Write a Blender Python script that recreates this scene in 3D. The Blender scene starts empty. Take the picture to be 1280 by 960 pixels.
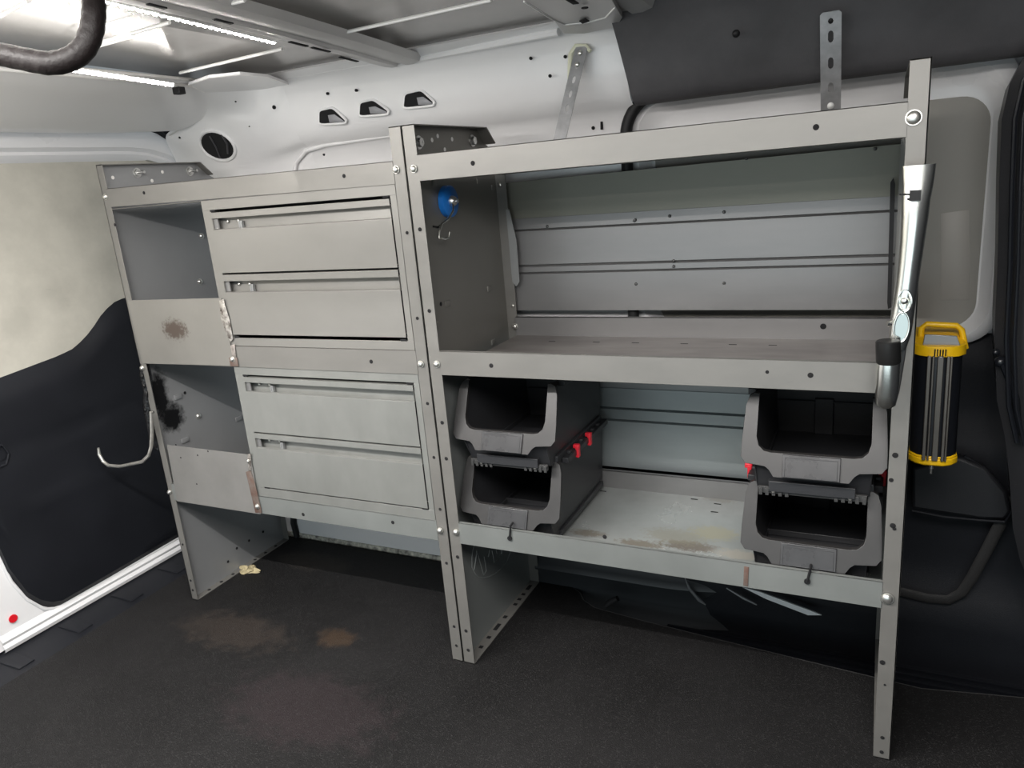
import bpy, bmesh, math, random
from mathutils import Vector, Matrix
random.seed(7)
C = bpy.context.scene.collection
PI = math.pi

# ------------------------------------------------------------------ camera data (also used to survey the real planes)
CAM = Vector((1.68863, -1.25653, 1.05732)); YAW, PIT, ROL = [math.radians(a) for a in (26.74529, -15.37289, -4.99301)]; F = 937.11
fw = Vector((-math.sin(YAW)*math.cos(PIT), math.cos(YAW)*math.cos(PIT), math.sin(PIT)))
r0 = Vector((math.cos(YAW), math.sin(YAW), 0)); u0 = r0.cross(fw)
rt = math.cos(ROL)*r0 + math.sin(ROL)*u0; up = -math.sin(ROL)*r0 + math.cos(ROL)*u0
def at(ax, v, px, py):            # the point of the plane (axis ax = v) measured at photo pixel px, py
    d = rt*((px-640)/F) - up*((py-480)/F) + fw
    return CAM + d*((v - CAM[ax])/d[ax])
def aX(x, px, py): return at(0, x, px, py)
def aY(y, px, py): return at(1, y, px, py)
def aZ(z, px, py): return at(2, z, px, py)

# ------------------------------------------------------------------ materials
def mat(name, col, rough=.5, metal=0., var=.0, vscale=6., bump=0., bscale=60., scratch=0., spec=.5, emit=None, col2=None, stretch=(1,1,1), coat=0.):
    m = bpy.data.materials.new(name); m.use_nodes = True
    nt = m.node_tree; N = nt.nodes; L = nt.links; b = N['Principled BSDF']
    b.inputs['Roughness'].default_value = rough; b.inputs['Metallic'].default_value = metal
    b.inputs['Specular IOR Level'].default_value = spec
    if coat: b.inputs['Coat Weight'].default_value = coat; b.inputs['Coat Roughness'].default_value = .15
    c = (*col, 1); b.inputs['Base Color'].default_value = c
    if emit: b.inputs['Emission Color'].default_value = (*emit[0], 1); b.inputs['Emission Strength'].default_value = emit[1]
    tc = N.new('ShaderNodeTexCoord'); mp = N.new('ShaderNodeMapping'); L.new(tc.outputs['Object'], mp.inputs[0])
    mp.inputs['Scale'].default_value = stretch
    last = None
    if var:
        n = N.new('ShaderNodeTexNoise'); n.inputs['Scale'].default_value = vscale; n.inputs['Detail'].default_value = 6; n.inputs['Roughness'].default_value = .6
        L.new(mp.outputs[0], n.inputs['Vector'])
        r = N.new('ShaderNodeValToRGB'); r.color_ramp.elements[0].position = .32; r.color_ramp.elements[1].position = .68
        lo = col2 if col2 else [q*(1-var) for q in col]
        r.color_ramp.elements[0].color = (*lo, 1); r.color_ramp.elements[1].color = (*[min(1, q*(1+var*.5)) for q in col], 1)
        L.new(n.outputs['Fac'], r.inputs[0]); last = r.outputs[0]
        mr = N.new('ShaderNodeMapRange'); mr.inputs['To Min'].default_value = max(.02, rough-.1); mr.inputs['To Max'].default_value = min(1, rough+.1)
        L.new(n.outputs['Fac'], mr.inputs['Value']); L.new(mr.outputs[0], b.inputs['Roughness'])
    if scratch:
        w = N.new('ShaderNodeTexNoise'); w.inputs['Scale'].default_value = 28; w.inputs['Detail'].default_value = 8; w.inputs['Roughness'].default_value = .75
        w.inputs['Distortion'].default_value = 1.2; L.new(mp.outputs[0], w.inputs['Vector'])
        r2 = N.new('ShaderNodeValToRGB'); r2.color_ramp.elements[0].position = .66; r2.color_ramp.elements[1].position = .72
        r2.color_ramp.elements[0].color = (0,0,0,1); r2.color_ramp.elements[1].color = (scratch,)*3 + (1,)
        L.new(w.outputs['Fac'], r2.inputs[0])
        mx = N.new('ShaderNodeMix'); mx.data_type = 'RGBA'; L.new(r2.outputs[0], mx.inputs['Factor'])
        if last: L.new(last, mx.inputs[6])
        else: mx.inputs[6].default_value = c
        mx.inputs[7].default_value = (*[q*.55 for q in col], 1); last = mx.outputs[2]
    if last: L.new(last, b.inputs['Base Color'])
    if bump:
        n = N.new('ShaderNodeTexNoise'); n.inputs['Scale'].default_value = bscale; n.inputs['Detail'].default_value = 4
        L.new(tc.outputs['Object'], n.inputs['Vector'])
        bp = N.new('ShaderNodeBump'); bp.inputs['Strength'].default_value = bump; bp.inputs['Distance'].default_value = .004
        L.new(n.outputs['Fac'], bp.inputs['Height']); L.new(bp.outputs[0], b.inputs['Normal'])
    return m
def spots(m, items, scale=30.):
    """blend local stains (object space): items = (centre, radii, colour, strength)"""
    nt = m.node_tree; N = nt.nodes; L = nt.links; b = N['Principled BSDF']
    tc = N.new('ShaderNodeTexCoord')
    nz = N.new('ShaderNodeTexNoise'); nz.inputs['Scale'].default_value = scale; nz.inputs['Detail'].default_value = 8; nz.inputs['Roughness'].default_value = .7
    L.new(tc.outputs['Object'], nz.inputs['Vector'])
    for cen, rad, col, st in items:
        sub = N.new('ShaderNodeVectorMath'); sub.operation = 'SUBTRACT'; L.new(tc.outputs['Object'], sub.inputs[0]); sub.inputs[1].default_value = cen
        dv = N.new('ShaderNodeVectorMath'); dv.operation = 'DIVIDE'; L.new(sub.outputs[0], dv.inputs[0]); dv.inputs[1].default_value = rad
        ln = N.new('ShaderNodeVectorMath'); ln.operation = 'LENGTH'; L.new(dv.outputs[0], ln.inputs[0])
        a = N.new('ShaderNodeMapRange'); a.inputs['From Min'].default_value = 1.; a.inputs['From Max'].default_value = .2; L.new(ln.outputs['Value'], a.inputs['Value'])
        ad = N.new('ShaderNodeMath'); ad.operation = 'MULTIPLY_ADD'; L.new(a.outputs[0], ad.inputs[0]); ad.inputs[1].default_value = .5; L.new(nz.outputs['Fac'], ad.inputs[2])
        th = N.new('ShaderNodeMapRange'); th.inputs['From Min'].default_value = .62; th.inputs['From Max'].default_value = .85; th.inputs['To Max'].default_value = st; L.new(ad.outputs[0], th.inputs['Value'])
        ml = N.new('ShaderNodeMath'); ml.operation = 'MULTIPLY'; L.new(th.outputs[0], ml.inputs[0])
        gt = N.new('ShaderNodeMath'); gt.operation = 'GREATER_THAN'; L.new(a.outputs[0], gt.inputs[0]); gt.inputs[1].default_value = .001; L.new(gt.outputs[0], ml.inputs[1])
        mx = N.new('ShaderNodeMix'); mx.data_type = 'RGBA'; L.new(ml.outputs[0], mx.inputs['Factor'])
        s = b.inputs['Base Color']
        if s.is_linked: L.new(s.links[0].from_socket, mx.inputs[6])
        else: mx.inputs[6].default_value = s.default_value
        mx.inputs[7].default_value = (*col, 1); L.new(mx.outputs[2], s)
    return m
GM = (.190, .184, .172)
steel = mat('painted_steel', GM, .42, .35, var=.10, vscale=5, scratch=.25, stretch=(1,1,2.2))
steel_cool_lit = mat('painted_steel_cool_lit', (.218, .23, .222), .42, .35, var=.12, vscale=5, scratch=.35)  # same steel paint, with the cool light low down put into its colour
steel_web = mat('painted_steel_web', (.25, .255, .255), .45, .35, var=.08, vscale=7, scratch=.2)
steel_dark = mat('painted_steel_brown', (.155, .15, .14), .4, .4, var=.1, vscale=5)
def slab_mat(n): return mat(n, (.205, .203, .203), .38, .45, var=.08, vscale=3, stretch=(1,1,5))
slat_steel = slab_mat('slat_steel')
slat_olive = mat('slat_olive', (.215, .213, .178), .45, .3, var=.10, vscale=3, stretch=(1,1,3))
shelf_face = mat('shelf_face', (.25, .235, .225), .38, .45, var=.25, vscale=9, scratch=.9, col2=(.15, .135, .13), stretch=(.6,2,1))
white = mat('white_body_paint', (.80, .795, .80), .3, 0, var=.03, vscale=3, coat=.3)
white_dull = mat('white_seam', (.85, .84, .82), .5)
roofm = mat('roof_primer_sheet', (.50, .485, .47), .2, .3, var=.08, vscale=3)
beamm = mat('roof_member', (.58, .57, .56), .35, .1, var=.06)
cream = mat('cream_panel', (.50, .48, .42), .5, 0, var=.14, vscale=9, scratch=.6)
greige = mat('greige_panel', (.29, .275, .245), .42, 0, var=.08, vscale=2)
blackp = mat('black_trim_plastic', (.010, .011, .0145), .55, 0, spec=.25, var=.2, vscale=4, bump=.25, bscale=900)
blacks = mat('black_smooth_plastic', (.008, .009, .012), .3, 0)
headm = mat('headliner_grey_plastic', (.085, .083, .088), .5, 0, var=.25, vscale=7, bump=.25, bscale=700, scratch=.1)
rubber = mat('rubber', (.012, .012, .013), .55, spec=.3)
voidm = mat('dark_hole', (.004, .004, .005), .9)
floorm = mat('rubber_floor_mat', (.0105, .0100, .0103), .62, 0, spec=.22, var=.45, vscale=2.5, bump=1., bscale=430)
spots(floorm, [((.24, -.08, 0), (.24, .10, .1), (.042, .032, .026), .55), ((.52, -.02, 0), (.075, .05, .1), (.055, .034, .020), .7), ((.20, .28, 0), (.20, .07, .1), (.04, .035, .03), .5), ((.62, -.25, 0), (.30, .15, .1), (.026, .018, .020), .6)], 24.)
# pale grit speckle in the rubber
nt = floorm.node_tree; b_ = nt.nodes['Principled BSDF']; vo = nt.nodes.new('ShaderNodeTexVoronoi'); vo.inputs['Scale'].default_value = 190
tc_ = nt.nodes.new('ShaderNodeTexCoord'); nt.links.new(tc_.outputs['Object'], vo.inputs['Vector'])
rr_ = nt.nodes.new('ShaderNodeMapRange'); rr_.inputs['From Min'].default_value = .36; rr_.inputs['From Max'].default_value = .15; rr_.inputs['To Max'].default_value = .38; nt.links.new(vo.outputs['Distance'], rr_.inputs['Value'])
mm_ = nt.nodes.new('ShaderNodeMix'); mm_.data_type = 'RGBA'; nt.links.new(rr_.outputs[0], mm_.inputs['Factor']); s0 = b_.inputs['Base Color']
nt.links.new(s0.links[0].from_socket, mm_.inputs[6]); mm_.inputs[7].default_value = (.065, .063, .064, 1); nt.links.new(mm_.outputs[2], s0)
zinc = mat('zinc', (.62, .62, .61), .3, .95, var=.12, vscale=40)
chrome = mat('chrome', (.90, .91, .86), .24, 1.)
boltm = mat('bolt_zinc', (.75, .74, .70), .28, .9)
binm = mat('bin_plastic', (.024, .0245, .027), .42, 0, bump=.1, bscale=300)
rimm = mat('bin_rim_plastic', (.024, .023, .023), .42, 0, var=.12, vscale=14, scratch=.15)
labm = mat('bin_label_plastic', (.042, .042, .044), .28, 0, var=.25, vscale=18)
redm = mat('red_plastic', (.62, .02, .035), .35)
bluem = mat('blue_magnet', (.008, .14, .48), .4)
yellow = mat('yellow_plastic', (.85, .50, .005), .4, var=.1, vscale=30)
lensm = mat('lamp_lens', (.22, .22, .22), .25, .3)
alum = mat('dark_aluminium', (.16, .145, .13), .35, .7, var=.15, vscale=20)
rustm = mat('rust', (.085, .045, .034), .7, .1, var=.5, vscale=60, col2=(.14, .115, .10))
scuff = mat('scuffed_bare_metal', (.45, .43, .40), .35, .6, var=.7, vscale=90, col2=(.08, .06, .05), bump=.5, bscale=200)
ledm = mat('led_light', (1, 1, 1), .5, emit=((1, .96, .90), 75.))
ledtape = mat('led_tape', (.9, .9, .88), .4)
gluem = mat('old_glue', (.45, .38, .22), .6, var=.5, vscale=60)
tapem = mat('black_tape', (.008, .008, .009), .25, bump=.8, bscale=120)

# ------------------------------------------------------------------ mesh builder
class MB:
    def __init__(s): s.v = []; s.f = []; s.mi = []; s.k = 0
    def m(s, k): s.k = k; return s
    def add(s, vs, fs):
        o = len(s.v); s.v += [tuple(p) for p in vs]
        for f in fs: s.f.append([i+o for i in f]); s.mi.append(s.k)
        return s
    def box(s, x0, x1, y0, y1, z0, z1):
        v = [(x, y, z) for z in (z0, z1) for y in (y0, y1) for x in (x0, x1)]
        return s.add(v, [(0,2,3,1),(4,5,7,6),(0,1,5,4),(2,6,7,3),(0,4,6,2),(1,3,7,5)])
    def prism(s, pts, d):          # planar polygon of 3-D points pushed by vector d
        n = len(pts); d = Vector(d); a = [Vector(p) for p in pts]; b = [p+d for p in a]
        return s.add(a+b, [tuple(range(n)), tuple(reversed(range(n, 2*n)))] + [(i, i+n, (i+1)%n+n, (i+1)%n) for i in range(n)])
    def grid(s, rows):
        nr, nc = len(rows), len(rows[0])
        return s.add([p for r in rows for p in r], [(i*nc+j, i*nc+j+1, (i+1)*nc+j+1, (i+1)*nc+j) for i in range(nr-1) for j in range(nc-1)])
    def tube(s, path, r, n=12, caps=True, flat=None):
        P = [Vector(p) for p in path]; R = r if isinstance(r, (list, tuple)) else [r]*len(P)
        t0 = (P[1]-P[0]).normalized(); a = t0.orthogonal().normalized()
        if flat: a = (Vector(flat) - t0*Vector(flat).dot(t0)).normalized()
        vs = []
        for i, p in enumerate(P):
            t = (P[min(i+1, len(P)-1)] - P[max(i-1, 0)]).normalized()
            a = (a - t*a.dot(t)).normalized(); b = t.cross(a)
            rr = R[i] if isinstance(R[i], (list, tuple)) else (R[i], R[i])
            for k in range(n):
                q = 2*PI*k/n; vs.append(p + a*math.cos(q)*rr[0] + b*math.sin(q)*rr[1])
        fs = [(i*n+k, i*n+(k+1)%n, (i+1)*n+(k+1)%n, (i+1)*n+k) for i in range(len(P)-1) for k in range(n)]
        if caps: fs += [tuple(reversed(range(n))), tuple(range((len(P)-1)*n, len(P)*n))]
        return s.add(vs, fs)
    def disc(s, c, nrm, r, h, n=16, dome=0):
        c = Vector(c); nrm = Vector(nrm).normalized()
        if dome: return s.tube([c, c+nrm*h*.5, c+nrm*h*.85, c+nrm*h], [r, r*.9, r*.6, r*.15], n)
        return s.tube([c, c+nrm*h], r, n)
    def build(s, name, mats, parent=None, bevel=0., smooth=True, seg=2, label=None):
        me = bpy.data.meshes.new(name)
        off = Vector((0,0,0)); p = parent
        while p is not None: off += p.location; p = p.parent
        me.from_pydata([Vector(v)-off for v in s.v], [], s.f)
        mats = mats if isinstance(mats, (list, tuple)) else [mats]
        for q in mats: me.materials.append(q)
        me.polygons.foreach_set('material_index', s.mi); me.update()
        bm = bmesh.new(); bm.from_mesh(me); bmesh.ops.recalc_face_normals(bm, faces=bm.faces[:]); bm.to_mesh(me); bm.free()
        if smooth:
            me.shade_smooth(); me.set_sharp_from_angle(angle=math.radians(38))
        o = bpy.data.objects.new(name, me); C.objects.link(o); o.parent = parent
        if bevel:
            b = o.modifiers.new('bevel', 'BEVEL'); b.width = bevel; b.segments = seg; b.limit_method = 'ANGLE'; b.angle_limit = math.radians(40); b.use_clamp_overlap = True
        if label: o['label'] = label
        return o
def thing(name, label, cat, loc=(0,0,0), group=None):
    o = bpy.data.objects.new(name, None); C.objects.link(o); o.location = loc; o.empty_display_size = .05
    return tag(o, label, cat, group)
def tag(o, label, cat, group=None):
    o['label'] = label; o['category'] = cat
    if group: o['group'] = group
    return o
def st(o): o['kind'] = 'structure'; return o
def sent(name, loc=(0,0,0)):
    o = bpy.data.objects.new(name, None); C.objects.link(o); o.location = loc; o['kind'] = 'structure'; return o

# key dimensions (metres)
H = 1.168; X0, X0b, XS1, XS, XS2, XR1, XR2 = 0, .022, .8415, .8699, .8981, 1.7158, 1.743
D = .372
ZT1 = (1.063, 1.106); ZT2 = (1.065, 1.113); ZM = (.682, .733); ZB = (.303, .3535)

# ================================================================== STRUCTURE
# floor mat with the cut-out along the sliding door step
b = MB()
arc = [(.905, .392), (.93, .385), (.99, .375), (1.02, .355), (1.04, .325), (1.08, .300), (1.20, .283), (1.40, .262), (1.60, .243), (1.80, .225), (2.0, .262), (2.3, .30)]
poly = [(-.14, -2.3), (2.3, -2.3)] + list(reversed(arc)) + [(-.14, .392)]
b.prism([(x, y, -.012) for x, y in poly], (0, 0, .012)); st(b.build('floor', floorm))
# hard metal floor / step below the mat
b = MB(); b.box(-.45, 2.4, -2.3, .62, -.09, -.06); st(b.build('trim_9', blackp))
# threshold strip at the end door
b = MB(); b.box(-.30, -.142, -2.3, .46, -.06, -.006)
for y in range(12): b.box(-.265, -.175, -1.5+y*.16, -1.46+y*.16, -.006, -.003)
st(b.build('trim_1', blackp, bevel=.002))
# mat edge bead along the step
b = MB(); b.tube([(x, y+.001, -.004) for x, y in arc[1:]], .004, 8); st(b.build('trim_2', mat('mat_edge', (.06,.06,.06), .45)))

# ---- side wall of the van body (white pressed steel)
def wall_profile(x):
    return [(.300, 1.352), (.338, 1.338), (.352, 1.322), (.360, 1.30), (.366, 1.26), (.374, 1.222), (.388, 1.196), (.408, 1.182), (.425, 1.165), (.432, 1.13), (.435, .9), (.435, .06)]
b = MB(); xs = [.30+.05*i for i in range(19)]
rows = []
for (y, z) in wall_profile(0): rows.append([(x, y, z) for x in xs])
b.grid(rows)
wall = sent('wall_back'); b.build('wall_panel', white, wall)
# rounded rim of the recess beneath the rail
b = MB()
pth = [(.215, .425, 1.05), (.222, .425, 1.10), (.245, .421, 1.145), (.29, .415, 1.172), (.36, .412, 1.180), (.7, .412, 1.186), (1.0, .412, 1.20), (1.14, .412, 1.212)]
b.tube(pth, .006, 8); b.build('panel_swage', white, wall)
# raised pressing by the strap
# three wedge-shaped windows in the rail with rolled rims
def poly_hole(pix, depth_y, rimw=.006):
    P = [aY(depth_y, *p) for p in pix]
    c = sum(P, Vector())/len(P)
    bb = MB(); bb.m(0).tube([p for p in P]+[P[0], P[1]], rimw*.6, 8, caps=False)
    bb.m(1).prism([p+Vector((0,-.0022,0)) for p in P], (0, .002, 0))
    ins = [c+(p-c)*.55+Vector((.004, -.003, -.004)) for p in P]
    return bb
def rnd(pix, r=.25, n=4):
    out = []; k = len(pix)
    for i in range(k):
        p = Vector(pix[i]); a = Vector(pix[i-1]); c = Vector(pix[(i+1)%k])
        for j in range(n+1):
            t = j/n; q = p+(a-p)*r*(1-t)**2+(c-p)*r*t**2
            out.append((q.x, q.y))
    return out
shade = mat('cavity_grey', (.10, .10, .105), .6)
for pix in ([(399,138), (416,134), (433,150), (432,154), (399,156)], [(450,128), (467,124), (486,138), (485,143), (449,146)], [(506,117), (527,112), (543,127), (542,132), (504,136)]):
    bb = poly_hole(rnd(pix, .22), .3655)
    bb.build('rail_opening', [white, voidm], wall)
    # sheet seen through the opening
    q = [aY(.3628, pix[1][0]-6, pix[1][1]+10), aY(.3628, pix[1][0]+2, pix[1][1]+9), aY(.3628, pix[2][0]-2, pix[2][1]+2), aY(.3628, pix[3][0]-4, pix[3][1]-1), aY(.3628, pix[1][0]-4, pix[3][1]-1)]
    MB().prism(q, (0, -.0006, 0)).build('inner_sheet', mat('cavity_sheet', (.36,.36,.38), .4), wall)
# small bolt holes in the body
b = MB()
for px, py, y in [(410,117,.368), (446,113,.368), (664,73,.364), (707,71,.364), (688,95,.364)]:
    b.disc(aY(y-.010, px, py), (0,-1,0), .0035, .004, 10)
for px, py in [(616,157), (624,156), (742,160), (406,193)]: b.disc(aY(.43, px, py), (0,-1,0), .004, .004, 10)
b.prism([aY(.428, *p) for p in [(751,152), (754,152), (754,162), (751,162)]], (0, -.003, 0))
b.build('body_hole', voidm, wall)
# lower white ribbed inner panel, seen below the drawer unit
b = MB(); b.box(-.12, .885, .402, .41, -.01, .30); lw = b.build('lower_panel', white, wall)
b = MB()
for i in range(9):
    x = .15+i*.048
    b.tube([(x, .4025, .075), (x, .400, .10), (x, .400, .17), (x, .4025, .19)], [(.010,.003), (.015,.005), (.015,.005), (.008,.003)], 10, flat=(1,0,0))
b.build('pressed_rib', white, wall)
b = MB(); b.box(-.12, .885, .398, .403, -.004, .012); b.build('sealant_edge', mat('sealant', (.6,.58,.5), .6, var=.5, vscale=60, col2=(.12,.11,.1)), wall)
# black strip set in for the dark void at corner by panel
b = MB(); b.tube([(.035, .395, .0), (.030, .395, .05), (.038, .395, .09), (.03, .395, .30)], .010, 8); b.build('corner_void_strip', rubber, wall)

# ---- corner pillar patch between the end door header and the side wall
def cub(P, t):
    n = len(P)-1; s = min(int(t*n), n-1); u = t*n-s
    p0 = P[max(s-1, 0)]; p1 = P[s]; p2 = P[s+1]; p3 = P[min(s+2, n)]
    return .5*((2*p1)+(p2-p0)*u+(2*p0-5*p1+4*p2-p3)*u*u+(3*p1-p0-3*p2+p3)*u**3)
Lc = [aZ(1.340, 249, 108), aZ(1.325, 250, 122), aY(.345, 243, 141), aY(.37, 232, 155), aY(.40, 208, 168), aY(.45, 214, 190), aY(.47, 240, 235)]
Mc = [aZ(1.340, 290, 108), aY(.352, 292, 138), aY(.362, 290, 150), aY(.378, 284, 165), aY(.40, 270, 185), aY(.43, 270, 212), aY(.445, 285, 245)]
Nc = [aZ(1.340, 330, 106), aY(.352, 332, 134), aY(.362, 333, 150), aY(.376, 332, 168), aY(.400, 328, 188), aY(.425, 325, 210), aY(.435, 335, 240)]
Rc = [Vector((.302, y, z)) for y, z in wall_profile(0)[1:4]]+[Vector((.302, .366, 1.26)), Vector((.302, .388, 1.196)), Vector((.302, .425, 1.165)), Vector((.302, .434, 1.05))]
rows = []
for i in range(25):
    t = i/24; A = [cub(c, t) for c in (Lc, Mc, Nc, Rc)]
    rows.append([cub(A, j/18) for j in range(19)])
corner = sent('trim_10'); cpo = MB().grid(rows).build('corner_panel', white, corner)
from mathutils.bvhtree import BVHTree
_bm = bmesh.new(); _bm.from_mesh(cpo.data); _bv = BVHTree.FromBMesh(_bm)
def onc(px, py, off=.003):
    d = (rt*((px-640)/F) - up*((py-480)/F) + fw).normalized()
    h = _bv.ray_cast(CAM, d)
    return h[0]-d*off if h[0] else aY(.39, px, py)
# oval access opening with rolled rim and dark wiring behind
ova = [2*PI*i/28 for i in range(28)]
ovp = [(272+22*math.cos(a)+3*math.sin(a), 182+18*math.sin(a)+4*math.cos(a)) for a in ova]
ov = [onc(*p) for p in ovp]
b = MB(); b.m(0).tube(ov+[ov[0], ov[1]], .005, 8, caps=False)
b.m(1); cen = onc(272, 182, .004); o2 = [onc(px, py, .004) for px, py in ovp]
b.add([cen]+o2, [(0, 1+i, 1+(i+1)%28) for i in range(28)])
b.build('access_opening', [white, voidm], corner)
b = MB(); b.tube([onc(*p, .007) for p in [(262,170), (270,184), (275,197)]], .0022, 8); b.tube([onc(*p, .007) for p in [(277,168), (284,180), (285,192)]], .003, 8)
b.build('cable', mat('cable_grey', (.05,.05,.055), .4), corner)
# bright seam lines of the corner panel
b = MB()
b.tube([onc(252, 121, .001), onc(247, 138, .001), onc(236, 154, .001), onc(212, 169, .001)], .0022, 6)
b.build('panel_seam', white_dull, corner)
b = MB()
for px, py, r in [(343,134,.005), (295,127,.002), (312,158,.0015), (225,172,.003)]: b.disc(onc(px, py, .0), (.2,-1,-.1), r, .003, 10)
b.build('body_hole', voidm, corner)
# stamped roof corner gusset
P = [(236,106), (262,97), (300,93), (335,96), (362,106), (362,117), (340,126), (315,131), (292,130), (270,122)]
b = MB(); b.prism([aZ(1.330, *p) for p in P], (0, 0, .006)); b.build('roof_gusset', white, corner, bevel=.002)
b = MB(); b.tube([aZ(1.331, *p) for p in P]+[aZ(1.331, *P[0])], .002, 6); b.build('gusset_edge', white_dull, corner)
b = MB()
for px, py in [(326,126), (343,122)]: b.prism([aZ(1.3285, px+dx, py+dy) for dx, dy in ((-6,1), (-2,-1), (6,-2), (4,1))], (0, 0, .001))
b.build('gusset_slot', voidm, corner)

# ---- ceiling: sheet, stiffening ribs and cross members
def zc(y): return 1.338+.018*max(0, 1-((y+.5)/.85)**2)
ceil = sent('ceiling')
b = MB(); ys = [.36-.06*i for i in range(34)]
b.grid([[(x, y, zc(y)+.022) for x in (.10, .3, .6, .9, 1.2, 1.5, 1.8, 2.4)] for y in ys]); b.build('roof_sheet', roofm, ceil)
nt = roofm.node_tree; bs = nt.nodes['Principled BSDF']; bs.inputs['Anisotropic'].default_value = .9
tn = nt.nodes.new('ShaderNodeTangent'); tn.direction_type = 'RADIAL'; tn.axis = 'X'; nt.links.new(tn.outputs[0], bs.inputs['Tangent'])
def rib(p, q, r=.004, m=white_dull, name='roof_rib', z=1.352):
    MB().tube([aZ(z, *p), aZ(z, *q)], [(r, .003)]*2, 8, flat=(0,0,1) if 0 else None).build(name, m, ceil)
for p, q in [((0,20), (36,1)), ((100,60), (212,28)), ((225,91), (353,61)), ((406,46), (614,0)), ((269,9), (306,0))]: rib(p, q)
for p, q, r in [((0,92), (165,46), .0012), ((128,28), (165,17), .0012)]: rib(p, q, r)
# edge flange where roof meets side wall
for p, q, r in [((364,106), (450,87), .007), ((494,79), (698,40), .008)]:
    MB().tube([aZ(1.337, *p), aZ(1.337, *q)], r, 8).build('roof_flange', white, ceil)
MB().box(.12, 1.3, .33, .40, 1.340, 1.37).build('roof_rail', white, ceil)
# cross member profile running across the van; centreline measured at z=1.33
def member(xc, y0, y1, wdt=.10, name='roof_member', skew=-.0):
    prof = [(-.5, .018), (-.42, .004), (-.25, 0), (-.12, .0), (-.09, .006), (.09, .006), (.12, 0), (.28, 0), (.42, .004), (.5, .018)]
    rows = []
    for i in range(13):
        y = y0+(y1-y0)*i/12
        rows.append([(xc+skew*y+u*wdt, y, zc(y)-.012+w) for u, w in prof])
    return MB().grid(rows).build(name, beamm, ceil)
member(.70, -1.6, .335, .115, skew=-.08)
member(1.24, -1.6, .33, .13)
member(1.80, -1.6, .33, .13)
b = MB()
for i in range(5):
    p = [(268,25), (185,6), (362,53), (390,60), (425,72)][i]; q = (p[0]+22, p[1]+5.5)
    A = aZ(1.331, *p); B = aZ(1.331, *q); d = Vector((.004, 0, 0)); b.prism([A-d, B-d, B+d, A+d], (0, 0, .002))
b.build('member_slot', voidm, ceil)
# stamped bracket where the forward member meets the rail
b = MB(); P = [(655,0), (690,22), (705,42), (730,42), (770,34), (778,22), (765,0)]
b.prism([aZ(1.322, *p) for p in P], (0, 0, .01)); b.build('member_bracket', beamm, ceil, bevel=.003)
b = MB(); b.tube([aZ(1.321, *p) for p in [(655,2), (690,24), (706,31), (735,28), (757,22), (768,10)]], .0018, 6); b.build('bracket_bead', white_dull, ceil)
b = MB(); b.prism([aZ(1.318, *p) for p in [(706,0), (716,0), (724,5), (716,6)]], (0, 0, .002)); b.prism([aZ(1.318, *p) for p in [(724,27), (732,24), (737,27), (728,30)]], (0, 0, .002)); b.disc(aZ(1.319, 731, 9), (0,0,-1), .006, .002)
b.build('bracket_slot', voidm, ceil)

# ---- end door header (white rolled steel) and end door
hd = sent('wall_left')
prof = [(.20, 1.345), (.165, 1.338), (.13, 1.330), (.06, 1.322), (-.02, 1.305), (-.10, 1.285), (-.165, 1.268), (-.20, 1.262), (-.225, 1.264), (-.235, 1.285)]
ys = [.36-.07*i for i in range(30)]
rows = []
for x, z in prof:
    rows.append([(x+ (.10*max(0, (y-.12)/.24)**2 if x < .1 else 0), y, z+ (.0*y)) for y in ys])
MB().grid(rows).build('door_header', white, hd)
MB().tube([(.168, .33, 1.336), (.168, -1.4, 1.336)], .004, 8).build('header_bead', white_dull, hd)
MB().tube([(.21, .33, 1.342), (.21, -1.4, 1.342)], .004, 8).build('header_bead', white_dull, hd)
b = MB(); b.prism([aX(-.2, *p) for p in [(140,151), (152,151), (166,153), (160,155)]], (.003, 0, 0)); b.disc(aX(-.2, 83, 147), (1,0,0), .003, .004, 8)
b.build('body_hole', voidm, hd)
# dark shut gap above the door
MB().box(-.34, -.30, -2.0, .62, -.05, 1.34).build('shut_gap', voidm, hd)
b = MB(); b.tube([aX(-.285, *p) for p in [(196,163), (206,172), (216,185), (224,203), (228,215)]], .009, 8); b.build('door_seal', rubber, hd)

door = sent('door_1')
b = MB()
fr = [(-.285, 1.292), (-.272, 1.275), (-.262, 1.250), (-.262, 1.232), (-.275, 1.222), (-.272, 1.214), (-.28, 1.203), (-.29, 1.196), (-.295, 1.19)]
def endy(z): return .30+(1.3-z)*.9
b.grid([[(x, y, z + (-.035*max(0, (y-.32)/.16)**2 if z > 1.2 else 0)) for y in [.56-.06*i for i in range(32)]] for x, z in fr])
b.build('door_frame_top', white, door)
MB().box(-.2965, -.2895, -1.9, .5, .60, 1.205).build('cream_board', cream, door)
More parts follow.
